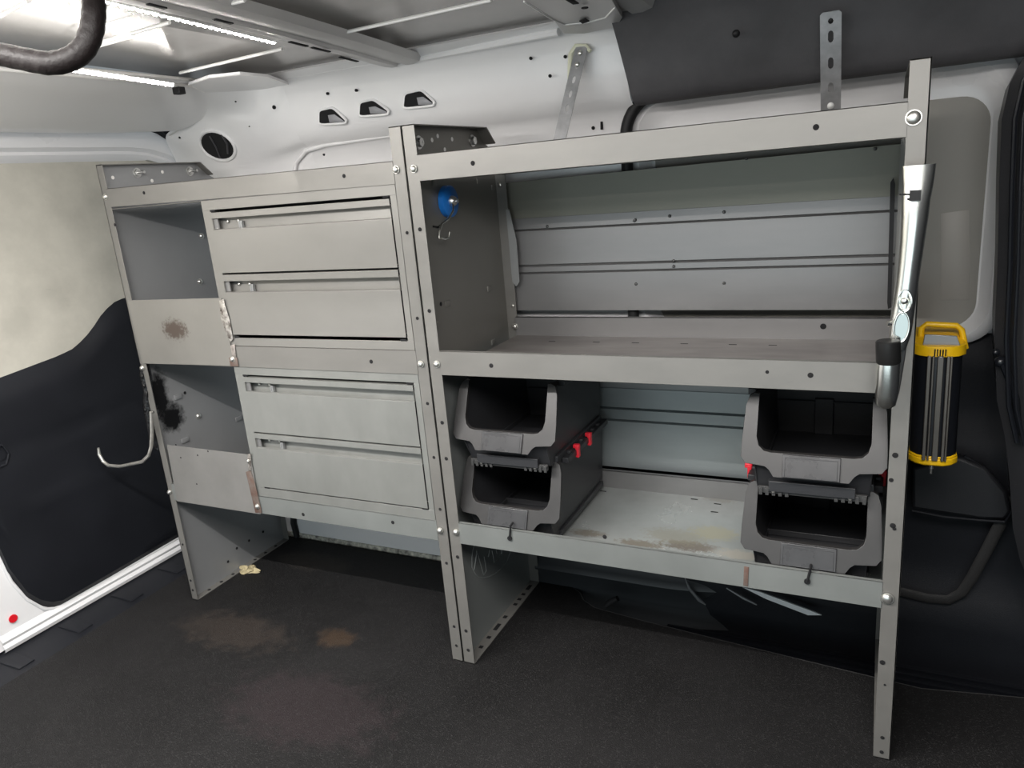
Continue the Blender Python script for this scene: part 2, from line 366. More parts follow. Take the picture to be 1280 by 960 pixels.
# black lower trim; its top edge rises in a soft step towards the shelving
edge = [(-1.4, .655), (-.5, .662), (-.178, .685), (-.02, .702), (.03, .712), (.085, .745), (.13, .785), (.17, .81), (.21, .818), (.36, .82), (.5, .82)]
lowe = [(.5, .02), (.20, .045), (-.10, .035), (-.19, .030), (-.225, .050), (-.262, .10), (-.285, .16), (-.296, .25), (-.31, .40), (-1.4, .4)]
ptsL = [(-.288, y, z) for y, z in edge]
b = MB()
xs_ = []
cols = []
for i in range(40):
    y = -.55+i*.026
    def ip(tab, y):
        for k in range(len(tab)-1):
            (a, za), (c, zc_) = tab[k], tab[k+1]
            if (a <= y <= c) or (c <= y <= a): return za+(zc_-za)*(y-a)/((c-a) or 1)
        return tab[-1][1]
    zt = ip(edge, y)
    zb = ip([(-1.4, .6), (-.31, .42), (-.300, .26), (-.286, .165), (-.262, .10), (-.228, .052), (-.19, .032), (-.10, .033), (.20, .038), (.5, .04)], y)
    col = []
    for j in range(31):
        t = j/30; z = zt+(zb-zt)*t
        x = -.284
        # shallow shelf and swage lines of the moulding
        x += .012*max(0, min(1, (zt-.02-z)/.03))
        g = z-(.505+.03*(y+.1)); x -= .010/(1+(g/.006)**2)
        g2 = z-(.335+.02*(y+.05))
        if y > -.2: x += .008/(1+(g2/.007)**2)
        if j == 30 or j == 0: x = -.291
        col.append((x, y, z))
    cols.append(col)
MB().grid(cols).build('lower_trim', blackp, door)
# white pressed frame below and beside the trim
b = MB(); b.box(-.297, -.290, -1.9, .50, .0, .59); b.build('door_skin', white, door)
fr2 = [(-.2895, .040), (-.283, .034), (-.278, .026), (-.281, .018), (-.276, .008), (-.279, -.002), (-.288, -.006)]
b = MB(); b.grid([[(x, y, z) for y in [.45-.1*i for i in range(9)]] for x, z in fr2])
b.build('door_lower_flange', white, door)
curve = [(.45,.042), (.20,.040), (-.10,.033), (-.19,.030), (-.228,.05), (-.262,.10), (-.286,.165), (-.300,.26), (-.31,.42), (-.33,.55)]
b = MB(); b.tube([(-.289, y, z) for y, z in curve], .0045, 8); b.build('frame_bead', white, door)
b = MB(); b.disc(aX(-.2885, 16, 773), (1,0,0), .0105, .003, 24); b.build('round_reflector', mat('red_reflector', (.65,.01,.02), .35), door, label='round red reflector')
b = MB(); P = [aX(-.272, *p) for p in (( -14,566), (2,556), (11,567), (8,580), (-8,588))]; b.tube(P+[P[0]], .003, 8); b.disc(aX(-.274, 0, 570), (1,0,0), .012, .003); b.build('trim_button', blackp, door)

# ---- sliding door on the side wall, forward of the rail
sd = sent('door_2')
MB().box(1.10, 2.4, .475, .485, -.08, 1.40).build('door_skin', white, sd)
# rounded frame ring (white), concave swage, then the grey-beige cover panel
def rrect(x0, x1, z0, z1, r, y, n=8):
    out = []
    for cx, cz, a0 in ((x1-r, z1-r, 0), (x0+r, z1-r, PI/2), (x0+r, z0+r, PI), (x1-r, z0+r, 1.5*PI)):
        for i in range(n+1):
            a = a0+PI/2*i/n; out.append(Vector((cx+r*math.cos(a), y, cz+r*math.sin(a))))
    return out
rings = [rrect(1.17, 1.905, .66, 1.215, .07, .445), rrect(1.185, 1.895, .668, 1.198, .07, .432), rrect(1.20, 1.885, .675, 1.186, .065, .430), rrect(1.215, 1.875, .685, 1.165, .06, .448),
         rrect(1.225, 1.868, .69, 1.150, .055, .455), rrect(1.235, 1.862, .695, 1.128, .05, .455)]
b = MB(); b.grid([r+[r[0]] for r in rings]); b.build('window_surround', white, sd)
b = MB(); b.prism(rrect(1.232, 1.864, .693, 1.131, .05, .458), (0, -.008, 0)); b.build('window_cover', greige, sd, bevel=.002)
b = MB(); b.prism([aY(.4495, *p) for p in [(1176,267), (1212,262), (1212,375), (1176,375)]], (0, -.0006, 0)); b.build('pale_patch', mat('patch', (.36,.34,.31), .45), sd)
sl = rrect(1.178, 1.93, .60, 1.205, .085, .415, 10)
b = MB(); b.tube(sl[12:33], .013, 10); b.build('door_seal', rubber, sd)
# lower moulded trim of the sliding door
b = MB(); rows = []
for i in range(24):
    z = .705-.80*i/23
    row = []
    for j in range(30):
        x = .95+1.35*j/29
        y = .497-.045*min(1, max(0, (.70-z)/.05)) - .03*min(1, max(0, (.50-z)/.05)) - .035*min(1, max(0, (.16-z)/.08))
        row.append((x, y, z))
    rows.append(row)
b.grid(rows); b.build('lower_trim', blackp, sd)
rim = [aY(.385, *p) for p in [(1105,735), (1135,742), (1160,748), (1185,750), (1202,741), (1216,720), (1232,690), (1250,655), (1262,620)]]
b = MB(); b.tube(rim, [(.011,.0035)]*9, 12, flat=(0,0,1)); b.build('pocket_rim', mat('pocket_rim_plastic', (.028,.027,.027), .55, spec=.3, bump=.3, bscale=600), sd)
b = MB(); b.tube([aY(.372, *p) for p in [(1140,638), (1180,646), (1225,650), (1256,652), (1263,640), (1256,612), (1230,585), (1205,570)]], .0035, 8); b.build('pocket_edge', blackp, sd)
b = MB(); b.prism([aY(.36, *p) for p in [(1140,585), (1200,572), (1232,585), (1258,615), (1264,640), (1256,650), (1225,649), (1140,636)]], (0, .03, 0)); b.build('trim_bulge', mat('bulge_plastic', (.012,.0125,.015), .5, bump=.2, bscale=700), sd, bevel=.006)
# step well ribs and glossy kick panel
b = MB()
for i in range(4):
    z = -.052
    b.box(1.25, 2.2, .29+.022*i, .296+.022*i, -.06, -.05)
b.build('step_tread', blacks, sd)
# gloss-black wheel box / kick trim behind the open shelves
b = MB(); rows = []
prof = [(.398, .30), (.396, .12), (.390, .075), (.375, .060), (.368, .045), (.376, .02), (.372, -.02), (.36, -.055)]
for y, z in prof:
    rows.append([(x, y + (.055*max(0, (x-1.22)/.25)**2 if x > 1.22 else 0), z) for x in [.89+.035*i for i in range(18)]])
b.grid(rows); st(b.build('trim_3', mat('kick_trim', (.03,.032,.035), .38), None))
b = MB(); b.tube([aY(.36, *p) for p in [(856,722), (862,736), (874,750), (882,756)]], [.001, .004, .005, .002], 10)
b.tube([aY(.36, *p) for p in [(908,735), (930,748), (946,756)]], [.002, .004, .002], 10)
st(b.build('trim_glint', mat('glint_grey', (.16,.165,.17), .15, coat=1.), None))  # pale tubes draw the glints seen on the kick trim
# cable stub on the step
b = MB(); b.tube([aY(.29, *p) for p in [(757,758), (764,752), (772,748)]], [.006, .008, .007], 10); st(b.build('trim_7', rubber))
# white sill flange glimpsed under the lower shelf
o = MB().prism([aY(.345, *p) for p in [(928,734), (950,740), (1012,763), (1027,769), (1010,769), (958,749)]], (0, .004, 0)).build('trim_5', mat('sill_white', (.8,.82,.83), .3)); st(o)
# ---- forward pillar trim (black) and cab bulkhead area
b = MB(); b.box(2.36, 2.38, -2.2, .6, -.1, 1.4); st(b.build('wall_right', blackp))
pl = [aY(.24, *p) for p in [(1300,40), (1278,75), (1262,105), (1252,150), (1249,230), (1247,330), (1243,420), (1246,500), (1256,545), (1262,600), (1266,660), (1275,700), (1300,760)]]
b = MB(); rows = [[p+Vector((.16*k, -.05*math.sin(PI*.5*min(1, k*1.6))+.02*k, 0)) for k in (0, .05, .12, .25, .5, 1)] for p in pl]
b.grid(rows); b.grid([[p, p+Vector((.012, .12, 0)), p+Vector((.02, .24, 0))] for p in pl]); st(b.build('trim_6', mat('pillar_plastic', (.018,.018,.020), .4, bump=.2, bscale=600)))
b = MB(); 
for off, r in ((12, .004), (20, .003)):
    b.tube([p+Vector((off*.0012, -.042 if off > 15 else -.03, 0)) for p in pl[1:9]], r, 8)
b.disc(aY(.225, 1252, 452), (-1,-1,0), .010, .012, 14, dome=1); b.disc(aY(.225, 1246, 440), (-1,-1,0), .006, .008, 14, dome=1)
b.tube([aY(.22, *p) for p in [(1254,455), (1262,475), (1270,500), (1272,540)]], .006, 8)
st(b.build('trim_8', blacks))

# ================================================================== THINGS
def hole(b, c, n, r=.0042, h=.0006): b.disc(c, n, r, h, 12)
def bolt(parent, c, n=(0,-1,0), r=.0075):
    b = MB(); c = Vector(c); n = Vector(n); b.disc(c, n, r*1.15, .0012, 18); b.disc(c+n*.0012, n, r, .005, 18, dome=1)
    b.build('bolt', boltm, parent)

def side_panel(parent, xw, sgn, flw, m_web, hn=None, label=None, logo=False):
    """one folded steel end panel: web at xw, flanges turned towards sgn"""
    t = .0022; xa = xw; xb = xw+sgn*flw
    lo, hi = min(xa, xb), max(xa, xb)
    b = MB()
    # web outline in y,z with clipped top rear corner
    web = [(0, 0), (D, 0), (D, 1.115), (.335, 1.135), (.298, H), (0, H)]
    b.m(1).prism([(xw, y, z) for y, z in web], (sgn*t, 0, 0))
    b.m(0).box(lo, hi, 0, t, 0, H)                                   # front flange
    b.m(0).box(lo, hi, D-t, D, 0.0, 1.115)                           # rear flange
    b.m(0).box(lo, hi, 0, D, 0, t)                                   # foot flange
    b.m(0).box(lo, hi, 0, .298, H-t, H)                              # top flange
    b.m(0).prism([(lo, .298, H), (lo, .335, 1.135), (lo, .335-t, 1.133), (lo, .298-t, H-t)], (hi-lo, 0, 0))
    o = b.build('side_panel', [steel, m_web], parent, bevel=.0003, label=label)
    return o

def tray(parent, x0, x1, z0, z1, m_in, name='shelf', front=steel, dl=0):
    t = .0018; b = MB()
    b.m(1).box(x0, x1, .002, D-.006, z0, z0+t)
    b.m(0).prism([(x0, -.0012, z0+dl), (x1, -.0012, z0), (x1, -.0012, z1), (x0, -.0012, z1+dl)], (0, .0016, 0))
    b.m(0).prism([(x0, -.0012, z1+dl), (x1, -.0012, z1), (x1, .007, z1), (x0, .007, z1+dl)], (0, 0, -.0015))
    b.m(2).box(x0, x1, D-.012, D-.010, z0, z1-.003)
    b.m(2).box(x0, x1, D-.012, D-.002, z1-.005, z1-.003)
    return b.build(name, [front, m_in, slat_steel], parent, bevel=.0005)

# ---------------- left unit
LU = thing('drawer_shelving_unit', 'grey steel shelving unit with open cubbies and two drawer cabinets, beside the end door', 'shelving', (0, 0, 0))
web_l = mat('left_web_steel', (.27, .275, .28), .45, .35, var=.06, vscale=5)
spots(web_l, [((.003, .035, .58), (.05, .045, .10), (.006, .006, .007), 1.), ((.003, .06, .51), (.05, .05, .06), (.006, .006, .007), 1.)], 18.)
pl_ = side_panel(LU, X0, 1, X0b, web_l)
b = MB()                                             # holes and tabs in the left end panel
for px, py, w in [(144,281,0), (231,491,1), (240,735,1)]:
    hole(b, aY(-.0006, px, py) if not w else aX(.0030, px, py), (0,-1,0) if not w else (1,0,0))
for y, z in [(.14,.012), (.18,.035), (.23,.035), (.29,.035)]: hole(b, (.003, y, z+.03), (1,0,0), .004)
for z in (.03, .06, .17, .55): hole(b, (.011, -.0004, z), (0,-1,0), .0035)
for i in range(7):
    hole(b, (.013, .05+.045*i, .0024), (0,0,1), .005)
b.build('punched_hole', voidm, pl_)
b = MB()
for px, py in [(222,496), (231,550), (298,523), (240,491)][:3]:
    c = aX(.003, px, py); b.box(.0022, .0062, c.y-.012, c.y+.012, c.z-.006, c.z+.006)
b.build('pressed_tab', web_l, pl_, bevel=.001)
for px, py in [(132,246), (178,460), (212,615)]: bolt(LU, aY(-.001, px, py), r=.006)
for px, py in [(171,216), (237,214)]:
    c = aX(.0025, px, py); bb = MB(); bb.disc(c, (1,0,0), .012, .002, 18); bb.tube([c, c+Vector((.006,0,0))], .009, 6); bb.tube([c, c+Vector((.028,0,0))], .0035, 10); bb.build('bolt', zinc, LU)
for px, py in [(250,352), (252,295), (248,520)]: bolt(LU, aX(.0025, px, py), (1,0,0), .007)
b = MB()
for px, py in [(141,222), (203,215), (190,226)]: b.disc(aX(.0025, px, py), (1,0,0), .0045, .0006, 12)
b.build('daylight_hole', mat('light_hole', (.7,.68,.66), .5), pl_)
web_mid = mat('mid_web_left', (.25,.255,.255), .45, .35)
pr_ = side_panel(LU, XS-.0006, -1, XS-XS1-.0006, web_mid)
b = MB(); 
for z in (.04, .09, .25, .36+.02, .50, .62, .80, .97): hole(b, ((XS1+XS)/2, -.0006, z), (0,-1,0), .0035)
b.build('punched_hole', voidm, pr_)
for px, py in [(495,212), (526,455), (550,663)]: bolt(LU, aY(-.002, px, py), r=.0065)
tray(LU, X0b-.004, XS1+.0005, ZT1[0], ZT1[1], steel_dark, dl=.006)
tray(LU, X0b-.004, XS1+.0005, ZM[0], ZM[1], steel_dark)
tray(LU, X0b-.004, XS1+.0005, ZB[0], ZB[1]-.003, steel_dark, front=steel_cool_lit)
b = MB()
for px, py in [(430,220), (180,241), (464,452), (491,653), (379,643)]: hole(b, aY(-.0014, px, py), (0,-1,0), .0045 if py > 300 else .004)
b.build('punched_hole', voidm, LU)
# deep cubby front plates
frontm = mat('cubby_plate_paint', (.215,.207,.19), .42, .3, var=.08, vscale=6, scratch=.2, stretch=(1,1,1))
spots(frontm, [((.155, -.002, .77), (.060, .05, .035), (.07,.05,.04), .9)], 120.)
def plate(parent, pix, m):
    P = [aY(-.0026, *p) for p in pix]; b = MB(); b.prism(P, (0, .0014, 0)); return b.build('cubby_plate', m, parent, bevel=.0005)
p1 = plate(LU, [(159.5,375.5), (276,372.5), (281,395), (293,457.5), (178,454.5)], frontm)
p2 = plate(LU, [(208.5,556), (312.5,568.5), (326,643), (221,626.5)], mat('cubby_plate_lower_paint', (.21,.205,.196), .42, .3, var=.14, vscale=8, scratch=.4))
def patch(parent, pix, name, m, y=-.0042):
    b = MB(); b.prism([aY(y, *p) for p in pix], (0, .0012, 0)); b.build(name, m, parent)
patch(p1, [(274,376), (279,374), (283,388), (287,400), (291,424), (288,428), (283,418), (276,398)], 'scuffed_edge', scuff)
patch(p1, [(288,432), (293,430), (295,447), (290,447)], 'scuffed_edge', mat('worn_edge', (.3,.27,.25), .5, .4, var=.5, vscale=70))
patch(p1, [(286,447), (296,447), (298,458), (288,458)], 'rust_patch', rustm)
patch(p2, [(307,590), (313,588), (319,606), (326,636), (327,641), (319,641), (313,615)], 'rust_patch', rustm)
patch(p2, [(309,568), (313,567), (314,588), (311,590)], 'worn_paint', scuff)
b = MB()
for px, py in [(226,572), (247,569), (246,605), (260,564), (220,556)]: hole(b, aY(-.0028, px, py), (0,-1,0), .0022)
b.build('speck', voidm, p2)
bolt(p1, aY(-.004, 291, 449), r=.006); bolt(p2, aY(-.004, 322, 633), r=.006); bolt(p2, aY(-.0035, 311, 576), r=.004)
# cubby floors: dark shelf sheet between web and cabinet is the tray itself

# ---------------- drawer cabinets
def cabinet(label, ox0, oz0, ox1, oz1, ix0, iz0, ix1, iz1, faces, m, dx=0):
    c = thing('drawer_cabinet', label, 'drawer cabinet', ((ox0+ox1)/2, .17, oz0), group='steel drawer cabinets')
    b = MB(); y = .001
    b.box(ox0, ox1, y, y+.0015, iz1, oz1); b.box(ox0, ox1, y, y+.0015, oz0, iz0)
    b.box(ox0, ix0, y, y+.0015, iz0, iz1); b.box(ix1, ox1, y, y+.0015, iz0, iz1)
    b.box(ix0-.001, ix0+.0005, y, .03, iz0, iz1)
    b.box(ox0, ox0+.0015, y+.0015, .34, oz0, oz1); b.box(ox1-.0015, ox1, y+.0015, .34, oz0, oz1)
    b.box(ox0+.0015, ox1-.0015, y+.0015, .34, oz1-.0015, oz1); b.box(ox0+.0015, ox1-.0015, y+.0015, .34, oz0, oz0+.0015); b.box(ox0+.0015, ox1-.0015, .3385, .34, oz0+.0015, oz1-.0015)
    b.build('cabinet_frame', m, c, bevel=.0005)
    b = MB(); b.box(ix0, ix1, .027, .028, iz0, iz1); b.build('cabinet_cavity', voidm, c)
    for (zb, zf, zl, zt) in faces:   # bottom of face, top of face, underside of lip, top of lip
        x0, x1 = ix0+.002, ix1-.0012
        d = bpy.data.objects.new('drawer', None); C.objects.link(d); d.parent = c
        f = MB()
        # folded front: face, return into the finger channel, sloping back, lip
        pr = [(-.0015, zb), (-.0015, zf), (.004, zf+.0015), (.016, zf-.004), (.019, zl+.002), (.004, zl), (-.0015, zl), (-.0015, zt), (.022, zt)]
        f.grid([[(x0, yy, zz), (x1, yy, zz)] for yy, zz in pr])
        pr2 = [(yy+.0012 if yy < .01 else yy+.0012, zz) for yy, zz in pr]
        f.grid([[(x0, .022, zb), (x1, .022, zb)], [(x0, -.0015, zb), (x1, -.0015, zb)]])
        f.add([(x0, yy, zz) for yy, zz in pr[1:7]], [tuple(range(6))]); f.add([(x1, yy, zz) for yy, zz in pr[1:7]], [tuple(range(6))])
        f.box(x0+.002, x1-.002, .022, .32, zb+.002, zb+.004) 
        dr = f.build('drawer_front', m, d, bevel=.0004, smooth=False)
        # channel end plate, screws and latch tongue
        g = MB(); g.box(x0+.0005, x0+.012, .003, .006, zf+.002, zl-.001); g.build('channel_end', slat_steel, dr)
        zz = zf+(zl-zf)*.5
        for xx in (.030, .062): MB().disc((x0+xx, .014, zz+.004), (0,-1,0), .0035, .0025, 12, dome=1).build('screw', boltm, dr)
        s = MB(); s.box(x0+.070, x0+.078, .006, .014, zf-.002, zz+.004); s.box(x0+.0705, x0+.0735, .0045, .006, zf-.002, zz+.002); s.build('latch', steel_web, dr, bevel=.0006)
    k = MB()
    for xx, zz in ((ix0+.002, iz0+.001), (ix1-.017, iz0+.001), (ix1-.017, iz1-.003), (ix0-.001, iz1-.003)): k.box(xx, xx+.015, -.0004, .001, zz-.001, zz+.003)
    k.build('relief_notch', voidm, c)
    return c
cabm = mat('cabinet_paint', (.212,.206,.193), .40, .35, var=.06, vscale=4, scratch=.2, stretch=(1,1,2))
cabm2 = mat('cabinet_paint_cool_lit', (.222,.226,.214), .40, .35, var=.10, vscale=6, scratch=.65, stretch=(2,1,1))  # cooler copy of the cabinet paint, cool low light put into its colour
cabinet('upper steel cabinet with two drawers, between the top and middle shelf rails', .318, ZM[1], XS1-.002, ZT1[0]+.001, .343, .752, .825, 1.043,
        [(.760, .858, .884, .8985), (.903, .999, 1.024, 1.037)], cabm)
cabinet('lower steel cabinet with two scratched drawers, between the middle and bottom shelf rails', .324, ZB[1]-.003, XS1-.002, ZM[0], .350, .374, .826, .663,
        [(.378, .480, .5045, .5175), (.5215, .6215, .645, .6575)], cabm2)

# bent rod and black tape on the left post
b = MB(); P = [aY(-.02, *p) for p in [(123,560), (124,568), (129,577), (136,582), (150,583), (165,580), (178,577), (186,569), (189,558), (190,540), (189,515)]]
P = [p for p in P]
hk = tag(b.tube(P, [.003]+[.0046]*10, 12).build('bent_rod', mat('worn_rod', (.70,.68,.63), .35, .8, var=.2, vscale=60)), 'bent bare metal rod hooking out from the tape-wrapped front post', 'rod')
b = MB(); pts = [aY(.008, *p) for p in [(181,452), (182,470), (185,488), (187,508), (189,528), (194,548), (199,562)]]
b.tube(pts, [(.010,.004), (.015,.010), (.012,.012), (.017,.011), (.013,.012), (.016,.009), (.008,.004)], 12)
for i, (px, py) in enumerate([(179,470), (184,492), (183,512), (191,535), (181,482)]): b.disc(aY(.0, px, py), (-1,-1,.2), .008+.002*(i%2), .006, 10, dome=1)
tag(b.build('tape_wrap', tapem), 'crumpled black tape wrapped round the shelving front post nearest the end door', 'tape')

# ---------------- right unit
RU = thing('open_shelving_unit', 'grey steel shelving unit with open shelves and a slatted back', 'shelving', (XS, 0, 0))
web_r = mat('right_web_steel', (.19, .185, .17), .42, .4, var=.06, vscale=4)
# cooler at foot, brown at top: the light's tint put into the colour
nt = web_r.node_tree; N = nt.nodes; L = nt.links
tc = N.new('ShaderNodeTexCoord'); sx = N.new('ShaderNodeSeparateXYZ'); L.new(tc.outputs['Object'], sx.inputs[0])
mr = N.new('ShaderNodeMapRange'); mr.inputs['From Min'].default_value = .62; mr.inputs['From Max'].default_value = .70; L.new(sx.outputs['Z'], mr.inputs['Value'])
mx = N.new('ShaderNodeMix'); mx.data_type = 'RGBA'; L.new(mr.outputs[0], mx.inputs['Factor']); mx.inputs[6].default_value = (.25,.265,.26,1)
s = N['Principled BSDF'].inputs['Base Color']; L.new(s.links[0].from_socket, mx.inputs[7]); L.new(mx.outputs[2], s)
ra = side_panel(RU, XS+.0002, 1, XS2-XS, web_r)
b = MB()
for z in (.035, .085, .27, .50, .58, .735+.08, .975): hole(b, ((XS+XS2)/2+.002, -.0006, z), (0,-1,0), .004)
for y, l in ((.06,.005), (.10,.005), (.145,.014), (.19,.006), (.25,.005), (.275,.005), (.30,.005), (.335,.012)): b.box(XS+.009, XS+.019, y-l, y+l, .0023, .0027)
hole(b, aX(XS+.003, 551, 380), (1,0,0), .0045)
b.build('punched_hole', voidm, ra)
b = MB()
for px, py in [(559,379), (611,360), (616,427), (545,406), (615,234), (542,228), (597,226)]:
    c = aX(XS+.0024, px, py); s_ = .009 if py > 300 else .006; b.box(XS+.002, XS+.0052, c.y-s_, c.y+s_, c.z-.007, c.z+.005)
b.build('pressed_tab', web_r, ra, bevel=.001)
b = MB()
for px, py in [(540,175), (547,170), (565,174), (556,187)]: b.disc(aX(XS+.0025, px, py), (1,0,0), .0045, .0006, 12)
b.build('daylight_hole', mat('light_hole2', (.75,.75,.74), .5), ra)
for px, py, n in [(590,176,0), (523,178,0)]:
    c = aX(XS+.0025, px, py); bb = MB(); bb.disc(c, (1,0,0), .013, .002, 18); bb.tube([c, c+Vector((.008,0,0))], .009, 6); bb.build('bolt', zinc, RU)
for px, py in [(517,211), (546,455), (570,665)]: bolt(RU, aY(-.002, px, py), r=.0065)
# embossed oval maker's mark low on the web
def lg(P): return [aX(XS+.0026, 570+x/10.667, 660+y/10.667) for x, y in P]
b = MB()
for P in ([(255,200), (225,290), (212,400), (212,520), (250,600), (290,650), (360,668), (440,650), (520,610), (600,540), (680,440), (720,330), (735,220)],
          [(240,560), (262,430), (275,310), (310,420), (345,540), (368,625), (405,575), (390,470), (375,380)], [(450,290), (430,385)],
          [(480,300), (497,380), (510,452), (570,395), (608,350), (612,280)], [(535,290), (545,340)]):
    b.tube(lg(P), .0014, 6)
b.build('embossed_mark', mat('mark_steel', (.33,.35,.345), .35, .4), ra)
rb = side_panel(RU, XR2, -1, XR2-XR1, steel_web)
b = MB()
for px, py, r in [(1114,600,.0035), (1116,657,.0045), (1118,661,.003), (1103,828,.0045), (1106,856,.002), (1103,922,.0035), (1102,940,.0035), (1119,569,.0045)]:
    hole(b, aY(-.0006, px, py), (0,-1,0), r)
b.build('punched_hole', voidm, rb)
for px, py, r in [(1142,147,.0095), (1109,748,.009)]: bolt(RU, aY(-.002, px, py), r=r)
tray(RU, XS2-.0005, XR1+.0005, ZT2[0], ZT2[1], steel_dark)
sm = tray(RU, XS2-.0005, XR1+.0005, ZM[0]+.001, ZM[1], shelf_face)
lowface = mat('low_shelf_face', (.42,.445,.435), .25, .45, var=.14, vscale=8, scratch=.3)
def shp(px, py): p = aZ(ZB[0], px, py); return (p.x-XS, p.y, ZB[0])
spots(lowface, [(shp(735, 668), (.060, .022, .05), (.19,.145,.09), .6), (shp(800, 681), (.075, .022, .05), (.19,.145,.09), .65), (shp(862, 684), (.085, .032, .05), (.17,.125,.085), .7),
                (shp(845, 672), (.10, .05, .05), (.34,.32,.25), .55), (shp(893, 668), (.075, .045, .05), (.44,.42,.30), .75), (shp(925, 695), (.075, .028, .05), (.50,.48,.42), .95), (shp(900, 625), (.06, .03, .05), (.28,.25,.20), .4)], 95.)
sb = tray(RU, XS2-.0005, XR1+.0005, ZB[0]+.001, ZB[1], lowface, front=steel_cool_lit)
b = MB()
for px, py in [(591,204), (1020,159), (614,457), (1013,469), (959,465), (756,671)]: hole(b, aY(-.0014, px, py), (0,-1,0), .0045 if px != 959 else .003)
hole(b, aY(D-.0128, 1029, 408), (0,-1,0), .006)
for px in (688, 745, 795, 857, 918, 968): c = aZ(ZM[0]+.0030, px, 428); b.box(c.x-.008, c.x+.008, .30, .303, ZM[0]+.003, ZM[0]+.0034)
for px, py in [(754,614), (868,624), (897,630), (893,640)]: c = aZ(ZB[0]+.003, px, py); b.box(c.x-.008, c.x+.008, c.y-.002, c.y+.002, ZB[0]+.003, ZB[0]+.0034)
b.build('punched_hole', voidm, RU)
bolt(RU, aY(D-.013, 644, 408), r=.006); bolt(RU, aY(D-.013, 1112, 405), r=.005)
b = MB(); b.prism([aY(-.0024, *p) for p in [(930,708), (936,709), (935,733), (929,732)]], (0, .0012, 0)); b.build('rust_patch', rustm, sb)
# slatted back: pressed panels with a rebate between them
def back(parent, zs, m, x0=XS2-.012, x1=XR1+.01, y=.392):
    b = MB(); rows = []
    for z, dy in zs: rows.append([(x0, y+dy, z), (x1, y+dy, z)])
    b.grid(rows); b.grid([[(a[0], a[1]+.006, a[2]) for a in r] for r in rows])
    return b.build('back_panel', m, parent, smooth=False)
ol = back(RU, [(1.048, 0), (.957, 0), (.956, .010)], slat_olive)
for v in ol.data.vertices:
    if v.co.z > 1.0: v.co.z = 1.045 if v.co.x < .4 else 1.056
back(RU, [(.961, .006), (.961, -.003), (.936, -.003), (.934, .004), (.931, -.004), (.852, -.004), (.849, .004), (.846, -.003), (.834, -.003), (.832, .004), (.829, -.004), (.741, -.004), (.739, .006)], slat_steel)
back(RU, [(.72, 0), (.548, 0), (.545, .008)], steel_web)
back(RU, [(.552, .004), (.552, -.003), (.505, -.003), (.502, .004), (.499, -.004), (.475, -.004), (.472, .004), (.469, -.004), (.350, -.004), (.348, .006)], mat('slat_blue', (.27,.295,.30), .38, .4, var=.08, vscale=3, stretch=(1,1,4)))
rv = mat('rivet_dark', (.12,.12,.12), .3, .8)
for px, py in [(794,275), (837,270), (905,265), (793,276), (842,333), (905,354), (795,355), (842,326), (684,283), (933,198), (1094,186)]: MB().disc(aY(.3875, px, py), (0,-1,0), .0035, .003, 10, dome=1).build('rivet', rv, RU)
# bolt on flange of rear post + oval slots of right rear flange
for px, py in [(625,231), (641,382)]: MB().disc(aY(D-.003, px, py), (0,-1,0), .005, .003, 10, dome=1).build('rivet', boltm, RU)
b = MB(); b.prism([aY(.366, *p) for p in [(1113,228), (1117,222), (1119,230), (1114,384), (1110,386), (1109,378)]], (0, -.003, 0)); b.build('flange_strip', rubber, RU)  # dark strip drawn for the slot in the flange
b = MB(); b.prism([aY(.366, *p) for p in [(633,262), (637,262), (646,300), (650,352), (646,358), (641,352)]], (0, -.003, 0)); b.build('flange_strip', steel_web, RU)

